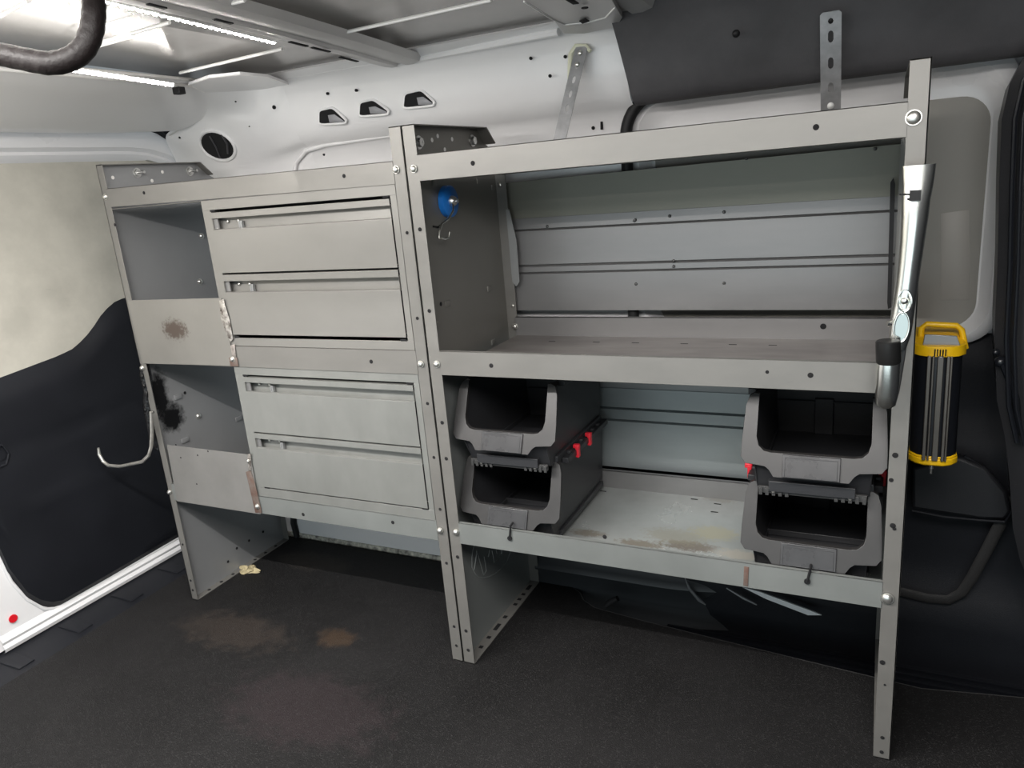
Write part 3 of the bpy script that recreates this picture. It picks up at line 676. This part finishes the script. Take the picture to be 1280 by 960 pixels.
# ---------------- stacking bins
def make_bin(name, label, loc, strip, clips):
    o = thing(name, label, 'storage bin', loc, group='black open-fronted storage bins')
    w = .1125; wi = .100; Lb = .335; hb = .172; X, Y, Z = loc
    def q(x, y, z): return (X+x, Y+y, Z+z)
    sl = .42
    b = MB()
    side = [(.030, 0), (.006, .052), (.006+.118*sl, .170), (Lb, .170), (Lb, 0)]
    for sgn in (-1, 1):
        b.prism([q(sgn*(wi-.008+.008*z/.17), y, z) for y, z in side], (-sgn*.0025, 0, 0))
        b.prism([q(sgn*(wi-.012), y, z) for y, z in [(.05, .001), (.05, .014), (Lb-.01, .014), (Lb-.01, .001)]], (sgn*.010, 0, 0))
    b.prism([q(-wi+.008, .030, 0), q(wi-.008, .030, 0), q(wi-.005, .006, .062), q(-wi+.005, .006, .062)], (0, .003, 0))
    b.box(X-wi+.008, X+wi-.008, Y+.030, Y+Lb, Z, Z+.003)
    b.prism([q(-wi+.008, Lb-.003, 0), q(wi-.008, Lb-.003, 0), q(wi, Lb-.003, .17), q(-wi, Lb-.003, .17)], (0, .003, 0))
    b.box(X-wi+.01, X+wi-.01, Y+.17, Y+.173, Z+.003, Z+.016)      # floor ribs
    b.box(X-wi+.01, X+wi-.01, Y+Lb-.010, Y+Lb-.003, Z+.070, Z+.074)
    b.box(X-.018, X+.018, Y+Lb-.014, Y+Lb-.003, Z+.003, Z+.080)
    for sgn in (-1, 1):                                            # top stacking rails
        b.box(min(X+sgn*wi, X+sgn*(wi+.014)), max(X+sgn*wi, X+sgn*(wi+.014)), Y+.075, Y+Lb, Z+.158, Z+.170)
        for i in range(6):
            yy = Y+.10+i*.036; b.box(min(X+sgn*(wi+.001), X+sgn*(wi+.010)), max(X+sgn*(wi+.001), X+sgn*(wi+.010)), yy, yy+.010, Z+.170, Z+.176)
    b.box(X-wi+.03, X+wi-.03, Y+.012, Y+.034, Z+.0, Z+.02)
    for yy in (.05, .28): b.box(X-.088, X+.088, Y+yy, Y+yy+.02, Z-(.0 if strip else .0065), Z)
    b.build('bin_body', binm, o, bevel=.0015)
    # front rim: U-shaped collar with the dropped middle for the label
    A = lambda x, z, d=0: q(x, (z-.05)*sl-.004+d, z)
    out = [(-.098,.171), (-.107,.166), (-.112,.150), (-.1155,.095), (-.1160,.066), (-.108,.056), (-.075,.053), (-.068,.048), (-.060,.037), (.060,.037), (.068,.048), (.075,.053), (.108,.056), (.1160,.066), (.1155,.095), (.112,.150), (.107,.166), (.098,.171)]
    inn = [(.090,.170), (.0905,.150), (.091,.100), (.087,.086), (.078,.078), (.066,.076), (-.066,.076), (-.078,.078), (-.087,.086), (-.091,.100), (-.0905,.150), (-.090,.170)]
    b = MB(); 
    n = len(out)
    # pair outer and inner points as a band of quads so the collar stays flat and clean
    def res(P, m):
        L_ = [0]
        for i in range(1, len(P)): L_.append(L_[-1]+math.dist(P[i-1], P[i]))
        r = []
        for k in range(m+1):
            t = L_[-1]*k/m; i = max(j for j in range(len(L_)) if L_[j] <= t+1e-9); i = min(i, len(P)-2)
            u = (t-L_[i])/(L_[i+1]-L_[i]); r.append((P[i][0]+(P[i+1][0]-P[i][0])*u, P[i][1]+(P[i+1][1]-P[i][1])*u))
        return r
    b.prism([A(x, z) for x, z in out+inn], (0, .010, 0))
    b.build('front_rim', rimm, o, bevel=.003, seg=3)
    b = MB()
    b.prism([A(x, z, -.0035) for x, z in [(-.046,.039), (.046,.039), (.046,.0755), (-.046,.0755)]], (0, .004, 0))
    b.build('label_holder', labm, o, bevel=.001)
    b = MB(); 
    for x0_, z0_, x1_, z1_ in ((-.042,.040,.042,.041), (-.042,.070,.042,.071), (-.042,.040,-.041,.071), (.041,.040,.042,.071)):
        b.prism([A(x0_, z0_, -.0039), A(x1_, z0_, -.0039), A(x1_, z1_, -.0039), A(x0_, z1_, -.0039)], (0, .001, 0))
    b.build('label_groove', binm, o)
    if strip:     # serrated fixing strip under the bin, resting in the bin below
        b = MB(); b.box(X-.088, X+.088, Y+.018, Y+.024, Z-.006, Z+.006)
        for i in range(5): 
            for s_ in (-1, 1): b.box(X+s_*(.040+.011*i)-.003, X+s_*(.040+.011*i)+.003, Y+.015, Y+.018, Z-.009, Z+.004)
        b.build('fixing_strip', mat('strip_grey', (.04,.04,.04), .4), o, bevel=.0005)
        for s_ in (-1, 1): MB().disc(q(s_*.062, .0145, 0), (0,-1,0), .0035, .002, 12, dome=1).build('screw', boltm, o)
    for sgn, yy in clips:
        b = MB(); xa = X+sgn*(wi+.0145); b.box(xa-.004, xa+.004, Y+yy, Y+yy+.012, Z+.152, Z+.178); b.box(xa-.009, xa+.005, Y+yy+.001, Y+yy+.011, Z+.172, Z+.181)
        b.build('clip', redm, o, bevel=.0015, label='red locking clip')
    return o
zb_ = ZB[0]+.004; pitch = .156
make_bin('storage_bin', 'lower black open-fronted bin of the stack next to the middle posts', (1.0085, .020, zb_+.008), False, [(1, .125), (1, .20)])
make_bin('storage_bin', 'upper black open-fronted bin of the stack next to the middle posts', (1.0125, .018, zb_+pitch+.021), True, [])
make_bin('storage_bin', 'lower black open-fronted bin of the stack below the chrome lever', (1.5975, .020, zb_+.008), False, [(-1, .10), (1, .12)])
make_bin('storage_bin', 'upper black open-fronted bin of the stack below the chrome lever', (1.599, .018, zb_+pitch+.021), True, [])

# ---------------- zip ties
for px, py, lb, tilt in [(637, 668, 'black zip tie on the bottom shelf rail, under the bins near the middle posts', 0), (1009, 722, 'black zip tie on the bottom shelf rail, under the bins below the chrome lever', -3)]:
    a = aY(-.0035, px+1-tilt, py-10); c = aY(-.004, px, py+5); b = MB()
    b.tube([a, (a+c)/2, c], .0022, 8); b.disc(c+Vector((0,.002,0)), (0,-1,0), .0052, .003, 14); b.tube([a, a+Vector((0,.012,.003))], .0022, 8)
    tag(b.build('zip_tie', rubber), lb, 'zip tie', group='zip ties on the bottom shelf rail')

# ---------------- magnetic hook on the web
mc = aX(XS+.0025, 557, 252)
mg = thing('magnetic_hook', 'round blue magnet with a bent wire hook stuck to the shelf side panel', 'hook', mc)
b = MB(); b.tube([mc, mc+Vector((.001,0,0)), mc+Vector((.0125,0,0)), mc+Vector((.014,0,0))], [.029, .032, .032, .030], 36); b.build('magnet', bluem, mg)
b = MB(); c = mc+Vector((.014,0,0)); b.tube([c, c+Vector((.004,0,0)), c+Vector((.010,0,0)), c+Vector((.013,0,0))], [.011, .011, .008, .002], 20); b.tube([c, c+Vector((.016,0,0))], .004, 12); b.build('hub', zinc, mg)
xh = XS+.030
b = MB(); b.tube([c, aX(xh-.002, 566, 257), aX(xh, 566, 264), aX(xh, 560, 274), aX(xh, 552, 280), aX(xh, 549, 290), aX(xh, 548, 297), aX(xh, 556, 299), aX(xh, 561, 297), aX(xh, 562, 290)], .0026, 10); b.build('wire_hook', chrome, mg)
b = MB(); b.tube([aX(XS+.003, 541, 283), aX(XS+.008, 548, 284), aX(xh, 552, 281)], .002, 8); tag(b.build('zip_tie', rubber), 'small black zip tie holding the wire hook of the blue magnet to the panel', 'zip tie')

# ---------------- chrome lever hanging from the right post
yl = -.035
lv = thing('chrome_lever', 'polished chrome folding lever with a black rubber foot, tied to a front post', 'lever', aY(yl, 1128, 375))
b = MB(); path = [aY(yl, *p) for p in [(1148.5,206), (1148,216), (1147,232), (1144.5,250), (1143,270), (1140,300), (1136.5,330), (1133.5,355), (1130.5,378), (1127,400), (1125,418), (1122,436)]]
R = [(.0212,.009), (.0206,.0095), (.0195,.011), (.0185,.0135), (.0178,.0155), (.0165,.0155), (.0155,.0150), (.0150,.0135), (.0150,.0125), (.0155,.011), (.0145,.010), (.011,.007)]
b.tube(path, R, 28, flat=(1,0,0)); b.build('lever_arm', chrome, lv)
def ring(b, cx, cy, rx, ry, y, r=.0016, tilt=0):
    b.tube([aY(y, cx+rx*math.cos(a)*math.cos(tilt)-ry*math.sin(a)*math.sin(tilt), cy+ry*math.sin(a)*math.cos(tilt)+rx*math.cos(a)*math.sin(tilt)) for a in [2*PI*i/24 for i in range(26)]], r, 8, caps=False)
b = MB(); ring(b, 1131, 376, 8.5, 13, yl-.0135, .0018); pc = aY(yl-.011, 1131, 376); b.disc(pc, (0,-1,0), .0060, .006, 20, dome=1); b.disc(aY(yl-.010,1131,376), (0,-1,0), .009, .0015, 20); b.build('pivot', chrome, lv)
b = MB(); ring(b, 1127, 409, 9.5, 19, yl-.0125, .0016, .12); b.build('rolled_edge', chrome, lv)
b = MB(); b.prism([aY(yl-.0115, 1127+8.2*math.cos(a)-2*math.sin(a), 409+18*math.sin(a)) for a in [2*PI*i/20 for i in range(20)]], (0,.001,0)); b.build('dished_inset', mat('chrome_dark', (.42,.44,.42), .15, 1.), lv)
b = MB(); yf = yl-.022
cup = [aY(yf, *p) for p in [(1111,450), (1110,462), (1109.5,480), (1108,495), (1107,506), (1107,510)]]
b.tube(cup, [(.0162,.015), (.0165,.015), (.016,.0135), (.0155,.011), (.0135,.008), (.008,.004)], 28, flat=(1,0,0)); b.build('lever_foot', chrome, lv)
b = MB(); b.tube([aY(yf, *p) for p in [(1110,425.5), (1110,427), (1110.5,452), (1110.5,454)]], [.0150, .0168, .0168, .0155], 30); b.build('rubber_foot', mat('foot_rubber', (.010,.010,.010), .4, spec=.3), lv, label='black rubber foot')
b = MB(); b.prism([aY(yl+.002, *p) for p in [(1121,455), (1134,410), (1137,408), (1131,450), (1124,492), (1119,500)]], (0, .018, 0)); b.build('hinge_plate', mat('dark_hinge', (.05,.05,.05), .4, .6), lv, bevel=.002)
b = MB(); b.disc(aY(yl-.012, 1114, 404), (-1,-.4,0), .004, .006, 12); b.build('rivet', chrome, lv)
b = MB(); b.tube([aY(-.003, 1125, 243), aY(yl-.006, 1128, 243), aY(yl-.0125, 1137, 243), aY(yl-.0135, 1142, 244)], (.0012), 8)
c = aY(yl-.0135, 1145, 244); b.box(c.x-.008, c.x+.006, c.y-.006, c.y+.001, c.z-.007, c.z+.007); b.tube([aY(yl-.0135, 1142, 249), aY(yl-.013, 1134, 249)], .0015, 8)
tag(b.build('zip_tie', rubber), 'black zip tie strapping the top of the chrome lever to the post', 'zip tie')

# ---------------- yellow work light behind the right post
yw = .16
P0 = aY(yw, 1148, 436); P1 = aY(yw, 1142, 580)
wx0 = aY(yw, 1141, 500).x; wx1 = aY(yw, 1202, 500).x; wz1 = aY(yw, 1172, 436).z; wz0 = aY(yw, 1168, 583).z
wl = thing('work_light', 'yellow and black ribbed portable work light hanging below the sliding door window', 'work light', ((wx0+wx1)/2, yw+.03, wz0))
cx = (wx0+wx1)/2; hw = (wx1-wx0)/2+.002; lean = (P0.x-P1.x)*.5
def oct(z, s=1., dy=0, dxx=0):
    o = [(-1,-.35), (-.72,-.8), (-.4,-1), (.4,-1), (.72,-.8), (1,-.35), (1,.6), (-1,.6)]
    return [(cx+dxx+hw*s*a, yw+.035+.035*s*c_+dy, z) for a, c_ in o]
b = MB(); b.prism(oct(wz0+.01, .93, dxx=-lean*.4), (lean*.8, 0, wz1-wz0-.02)); b.build('lamp_body', blacks, wl, bevel=.002)
b = MB()
for u, wd in ((-.38, .007), (-.22, .004), (.06, .011), (.36, .006), (.48,.004)):
    x = cx+hw*u; b.prism([(x-wd/2.4, yw-.0005, wz0+.012), (x+wd/2.4, yw-.0005, wz0+.012), (x+wd/2.4, yw-.006, wz0+.012), (x-wd/2.4, yw-.006, wz0+.012)], (lean*.6, 0, wz1-wz0-.024))
b.build('heat_fin', alum, wl, bevel=.001)
b = MB(); b.prism(oct(wz0, 1., dxx=-lean*.4), (0, 0, .014)); b.prism(oct(wz0+.012, .98, dxx=-lean*.4), (0,0,.006)); b.build('end_cap', yellow, wl, bevel=.003)
b = MB(); b.prism(oct(wz1-.014, 1.06, dxx=lean*.5), (0, 0, .018)); b.prism([(x, y+.004, z) for x, y, z in oct(wz1+.002, 1.0, dxx=lean*.5)], (.0, .05, .012)); 
hp = [aY(yw+.05, *p) for p in [(1150,430), (1152,410), (1158,405), (1196,407), (1202,412), (1207,436)]]; b.tube(hp, .005, 10); b.build('end_cap', yellow, wl, bevel=.002)
b = MB(); b.prism([aY(yw+.012, *p) for p in [(1153,433), (1156,418), (1196,420), (1203,438), (1195,440), (1160,438)]], (0, .004, 0)); b.build('lamp_lens', lensm, wl, bevel=.001)
b = MB(); c = Vector((cx, yw+.02, wz0)); b.tube([c, c-Vector((0,0,.012))], .004, 10); b.tube([c-Vector((0,0,.010)), c-Vector((0,0,.022))], .0018, 8); b.build('bottom_stud', boltm, wl)
b = MB()
for i in range(5): x = cx-.008+.004*i; b.box(x-.001, x+.001, yw-.0045, yw-.002, wz1-.012, wz1+.0)
b.build('vent_slot', voidm, wl)

# ---------------- slotted straps
def strap(label, p_top, p_bot, wdt, slots, foot):
    a = Vector(p_top); c = Vector(p_bot); t = (c-a).normalized(); n = Vector((0,-1,0)); n = (n-t*n.dot(t)).normalized(); s_ = t.cross(n).normalized()
    o = thing('slotted_strap', label, 'strap', c)
    Ln = (c-a).length; hw = wdt/2
    # ladder of solid pieces round each slot: real openings
    b = MB(); prev = 0
    def pt(l, u, d=0): return a+t*l+s_*u-n*d
    sw = wdt*.13
    cuts = sorted(slots)
    segs = []
    for l0, l1 in cuts:
        segs.append((prev, l0, True)); segs.append((l0, l1, False)); prev = l1
    segs.append((prev, Ln, True))
    for l0, l1, solid in segs:
        if solid:
            P = [pt(l0,-hw), pt(l0,hw), pt(l1,hw), pt(l1,-hw)]
            if l0 == 0: P = [pt(.004,-hw), pt(0,-hw+.004), pt(0,hw-.004), pt(.004,hw), pt(l1,hw), pt(l1,-hw)]
            b.prism(P, -n*-.0022)
        else:
            for sg in (-1, 1):
                k = min(.005, (l1-l0)/2)
                b.prism([pt(l0, sg*hw), pt(l0, 0), pt(l0+k*.3, sg*sw*.7), pt(l0+k, sg*sw), pt(l1-k, sg*sw), pt(l1-k*.3, sg*sw*.7), pt(l1, 0), pt(l1, sg*hw)], -n*-.0022)
    b.build('strap_bar', zinc_s, o)
    return o, a, t, s_, n
zinc_s = mat('strap_zinc', (.47,.47,.48), .4, .7, var=.18, vscale=50)
tp = aY(.225, 1038.5, 14); bt = aY(.29, 1038.5, 140)
o, a, t, s_, n = strap('slotted grey metal strap running straight up over the black overhead panel', tp, bt, .0335, [(.010,.020), (.030,.050), (.074,.094), (.117,.135)], 0)
MB().disc(a+t*.0145+n*-.001, n, .0045, .003, 12, dome=1).build('screw', rubber, o)
b = MB(); c = a+t*.158; b.disc(c-n*-.003, n, .006, .001, 14); b.build('light_hole', mat('lh3', (.8,.8,.78), .5), o)
tp = aY(.345, 727.5, 58); bt = aY(.285, 699, 178)
o, a, t, s_, n = strap('slotted metal strap leaning across the white rail, glued at its top end', tp, bt, .027, [(.016,.022), (.033,.048), (.062,.078), (.092,.108), (.122,.138)], 0)
for l in (.014, .038): MB().disc(a+t*l+n*.001, n, .006, .005, 14, dome=1).build('screw', boltm, o)
b = MB(); c = a+t*.008; b.tube([c-s_*.020-n*.002, c+t*-.010-s_*.008-n*.002, c+t*-.008+s_*.014-n*.002, c+s_*.021+t*.010-n*.002, c+s_*.017+t*.035-n*.002, c+s_*.014+t*.06-n*.002], [.004,.005,.006,.006,.005,.002], 8)
b.build('glue_bead', mat('glue_bead_white', (.72,.72,.56), .5), o)

# ---------------- black overhead panel
b = MB(); rows = []
xsn = [1.212+.06*i for i in range(19)]
pf = [(.15, 1.42), (.185, 1.385), (.225, 1.34), (.262, 1.285), (.292, 1.235), (.312, 1.20), (.325, 1.183), (.345, 1.177), (.39, 1.180)]
for y, z in pf: rows.append([(x+(.012*(1.35-z)/.17 if x < 1.22 else 0), y, z+.004*(x-1.2)) for x in xsn])
b.grid(rows); b.add([rows[i][0] for i in range(len(pf))]+[(1.212, .40, 1.40)], [tuple(range(len(pf)+1))])
oh = tag(b.build('overhead_panel', headm), 'dark grey scuffed plastic overhead panel above the sliding door window', 'trim panel')
c = aY(.23, 919, 41); b = MB(); b.disc(c+Vector((0,.01,0)), (0,-1,-.6), .007, .006, 16, dome=1); b.build('panel_screw', rubber, oh)

# ---------------- led strips
def led_strip(label, A, B, n, up_n):
    A = Vector(A); B = Vector(B); t = (B-A).normalized(); s_ = t.cross(Vector(up_n)).normalized(); u = Vector(up_n).normalized()
    o = thing('led_strip', label, 'light strip', A)
    b = MB(); b.prism([A-s_*.005, B-s_*.005, B+s_*.005, A+s_*.005], u*-.0015); b.build('led_tape', ledtape, o)
    b = MB()
    for i in range(n):
        c = A+(B-A)*((i+.5)/n)-u*.0016; b.prism([c-s_*.0028-t*.003, c-s_*.0028+t*.003, c+s_*.0028+t*.003, c+s_*.0028-t*.003], u*-.0016)
    b.build('led', ledm, o)
    return o
z1_ = 1.338
A1 = aZ(1.334, 344, 53); B1 = aZ(1.334, 130, 0.5); d = (B1-A1).normalized()
led_strip('bright white led strip along the roof cross member', A1, A1+d*.95, 60, (0,0,1))
A2 = aZ(1.322, 217, 106); B2 = aZ(1.322, 98, 88); d2 = (B2-A2).normalized()
led_strip('bright white led strip on the white header above the end door', A2, A2+d2*1.05, 66, (-.75,0,.65))
c = aZ(1.322, 222, 111); b = MB(); b.box(c.x-.012, c.x+.010, c.y-.006, c.y+.014, c.z-.012, c.z+.004); tag(b.build('cable_clip', rubber, bevel=.002), 'small black end connector beside the led strip above the end door', 'connector')

# ---------------- taped grab handle close to the camera
gh = thing('grab_handle', 'bent grab handle wrapped in black tape, hanging from the roof by the led strips', 'handle', aZ(1.33, 118, -8))
dpt = .80
def ray(px, py, dist): 
    d = rt*((px-640)/F) - up*((py-480)/F) + fw
    return CAM+d*dist
g0 = [(117,-22,.86), (117.5,4,.855), (117,20,.85), (114,40,.85), (107,57,.85), (96,69,.85), (80,76.5,.85), (60,79,.85), (35,75,.85), (0,68,.85), (-60,60,.85)]
b = MB(); Pp = [ray(*q) for q in g0]
sp = []
for i in range(41): sp.append(cub(Pp[1:], i/40))
b.tube(sp, [.0128+.0003*math.sin(i*1.9) for i in range(41)], 24); b.build('handle_grip', mat('grip_tape', (.004,.003,.003), .5, spec=.12, bump=.3, bscale=150), gh)
b = MB(); b.tube([ray(119,-60,.86), ray(117,-20,.86), ray(117.5,7,.855)], .0120, 18); b.build('handle_tube', mat('worn_brass', (.62,.53,.38), .35, .7, var=.3, vscale=60), gh)
b = MB(); b.tube([ray(103,-30,.855), ray(103,10,.852), ray(102,40,.85), ray(99,52,.85)], [.003,.004,.003,.001], 10); b.build('rim_highlight', chrome, gh)  # thin chrome sliver draws the bright rim highlight of the grip

# ---------------- bit of dried glue on the floor at the foot of the left panel
b = MB(); rows = []
c0 = aZ(0, 311, 713)
for i in range(9):
    r = .026*math.sin(PI*i/8*.5+.0)+.0005
    rows.append([(c0.x+r*1.3*math.cos(a)*(1+.3*math.sin(3*a+i)), c0.y+r*.8*math.sin(a)*(1+.25*math.cos(4*a)), .0005+.010*math.cos(PI*i/8*.5)*(1+.4*math.sin(5*a))) for a in [2*PI*k/18 for k in range(19)]])
b.grid(rows); tag(b.build('dried_glue', gluem), 'small crusty yellowish lump of dried glue on the floor below the open cubbies', 'debris')

# ------------------------------------------------------------------ surface marks belong to the mesh of the part they sit on
def absorb(child, target):
    bpy.context.view_layer.update()
    me, cm = target.data, child.data
    base = len(me.materials)
    for m_ in cm.materials: me.materials.append(m_)
    off = child.matrix_world.translation - target.matrix_world.translation
    bm = bmesh.new(); bm.from_mesh(me); n0 = len(bm.faces)
    bm2 = bmesh.new(); bm2.from_mesh(cm)
    vm = {v.index: bm.verts.new(v.co+off) for v in bm2.verts}
    for f in bm2.faces:
        nf = bm.faces.new([vm[v.index] for v in f.verts]); nf.material_index = base+f.material_index; nf.smooth = f.smooth
    bm.to_mesh(me); bm.free(); bm2.free()
    bpy.data.objects.remove(child)
MARKS = ('punched_hole', 'body_hole', 'scratch_mark', 'pressed_tab', 'daylight_hole', 'speck', 'scuffed_edge', 'rust_patch', 'worn_paint', 'embossed_mark',
         'member_slot', 'bracket_slot', 'gusset_slot', 'gusset_edge', 'bracket_bead', 'panel_swage', 'pressed_rib', 'panel_seam', 'light_hole', 'relief_notch', 'vent_slot', 'label_groove', 'rail_rivet', 'header_bead', 'pale_patch', 'frame_bead', 'inner_sheet', 'rolled_edge')
HOSTS = {'wall_back': 'wall_panel', 'trim_10': 'corner_panel', 'ceiling': 'roof_member', 'wall_left': 'door_header', 'drawer_shelving_unit': 'shelf', 'open_shelving_unit': 'shelf',
         'drawer_cabinet': 'cabinet_frame', 'work_light': 'end_cap', 'storage_bin': 'front_rim', 'slotted_strap': 'strap_bar', 'door_1': 'door_skin', 'door_2': 'window_cover', 'chrome_lever': 'lever_arm'}
for o in list(bpy.data.objects):
    base = o.name.split('.')[0]
    if base in MARKS and o.parent:
        p = o.parent
        if p.type == 'MESH': tgt = p
        else:
            hn = HOSTS[p.name.split('.')[0]]
            if base == 'pressed_rib': hn = 'lower_panel'
            if base.startswith('bracket'): hn = 'member_bracket'
            if base.startswith('gusset'): hn = 'roof_gusset'
            cs = [c for c in p.children if c.name.split('.')[0] == hn and c.type == 'MESH']
            tgt = cs[-1] if base == 'vent_slot' else cs[0]
        absorb(o, tgt)

# ================================================================== LIGHT
def area(name, loc, size, sy, power, col, rot=(0,0,0)):
    l = bpy.data.lights.new(name, 'AREA'); l.shape = 'RECTANGLE'; l.size = size; l.size_y = sy; l.energy = power; l.color = col
    o = bpy.data.objects.new(name, l); C.objects.link(o); o.location = loc; o.rotation_euler = rot; return o
area('roof_strip_light', (.52, -.83, 1.318), .9, .012, 24, (1, .97, .94))
area('forward_roof_light', (1.5, -.95, 1.318), 1.1, .55, 25, (1, .97, .94))
area('cross_member_light', (.70, -.5, 1.322), .02, .9, 1.2, (1, .96, .91))
area('header_light', (.175, -.45, 1.31), .02, 1.0, .6, (1, .96, .91), (0, math.radians(-30), 0))
area('forward_member_light', (1.8, -.8, 1.318), .02, .9, 1.5, (1, .96, .91))
area('ceiling_fill', (1.0, -.83, 1.20), 1.9, .02, 7, (1, .96, .92), (math.radians(165), 0, 0))  # unseen upward fill, added to brighten the ceiling
area('door_opening_light', (1.2, -2.6, .45), 2.6, 1.0, 11, (.80, .95, 1), (math.radians(92), 0, 0))
area('header_fill', (.52, -.35, 1.315), .5, .8, 2.5, (1, .96, .92), (0, math.radians(70), 0))  # unseen fill added to brighten the header, standing for light off the roof
w = bpy.data.worlds.new('van_world'); bpy.context.scene.world = w; w.use_nodes = True
w.node_tree.nodes['Background'].inputs[0].default_value = (.80, .88, .92, 1); w.node_tree.nodes['Background'].inputs[1].default_value = .25

# ================================================================== CAMERA
cd = bpy.data.cameras.new('camera'); cam = bpy.data.objects.new('camera', cd); C.objects.link(cam)
cd.sensor_fit = 'HORIZONTAL'; cd.sensor_width = 36; cd.lens = F/1280*36; cd.clip_start = .02
M = Matrix((rt, up, -fw)).transposed().to_4x4(); M.translation = CAM; cam.matrix_world = M
bpy.context.scene.camera = cam
vs = bpy.context.scene.view_settings; vs.view_transform = 'Standard'; vs.exposure = .3
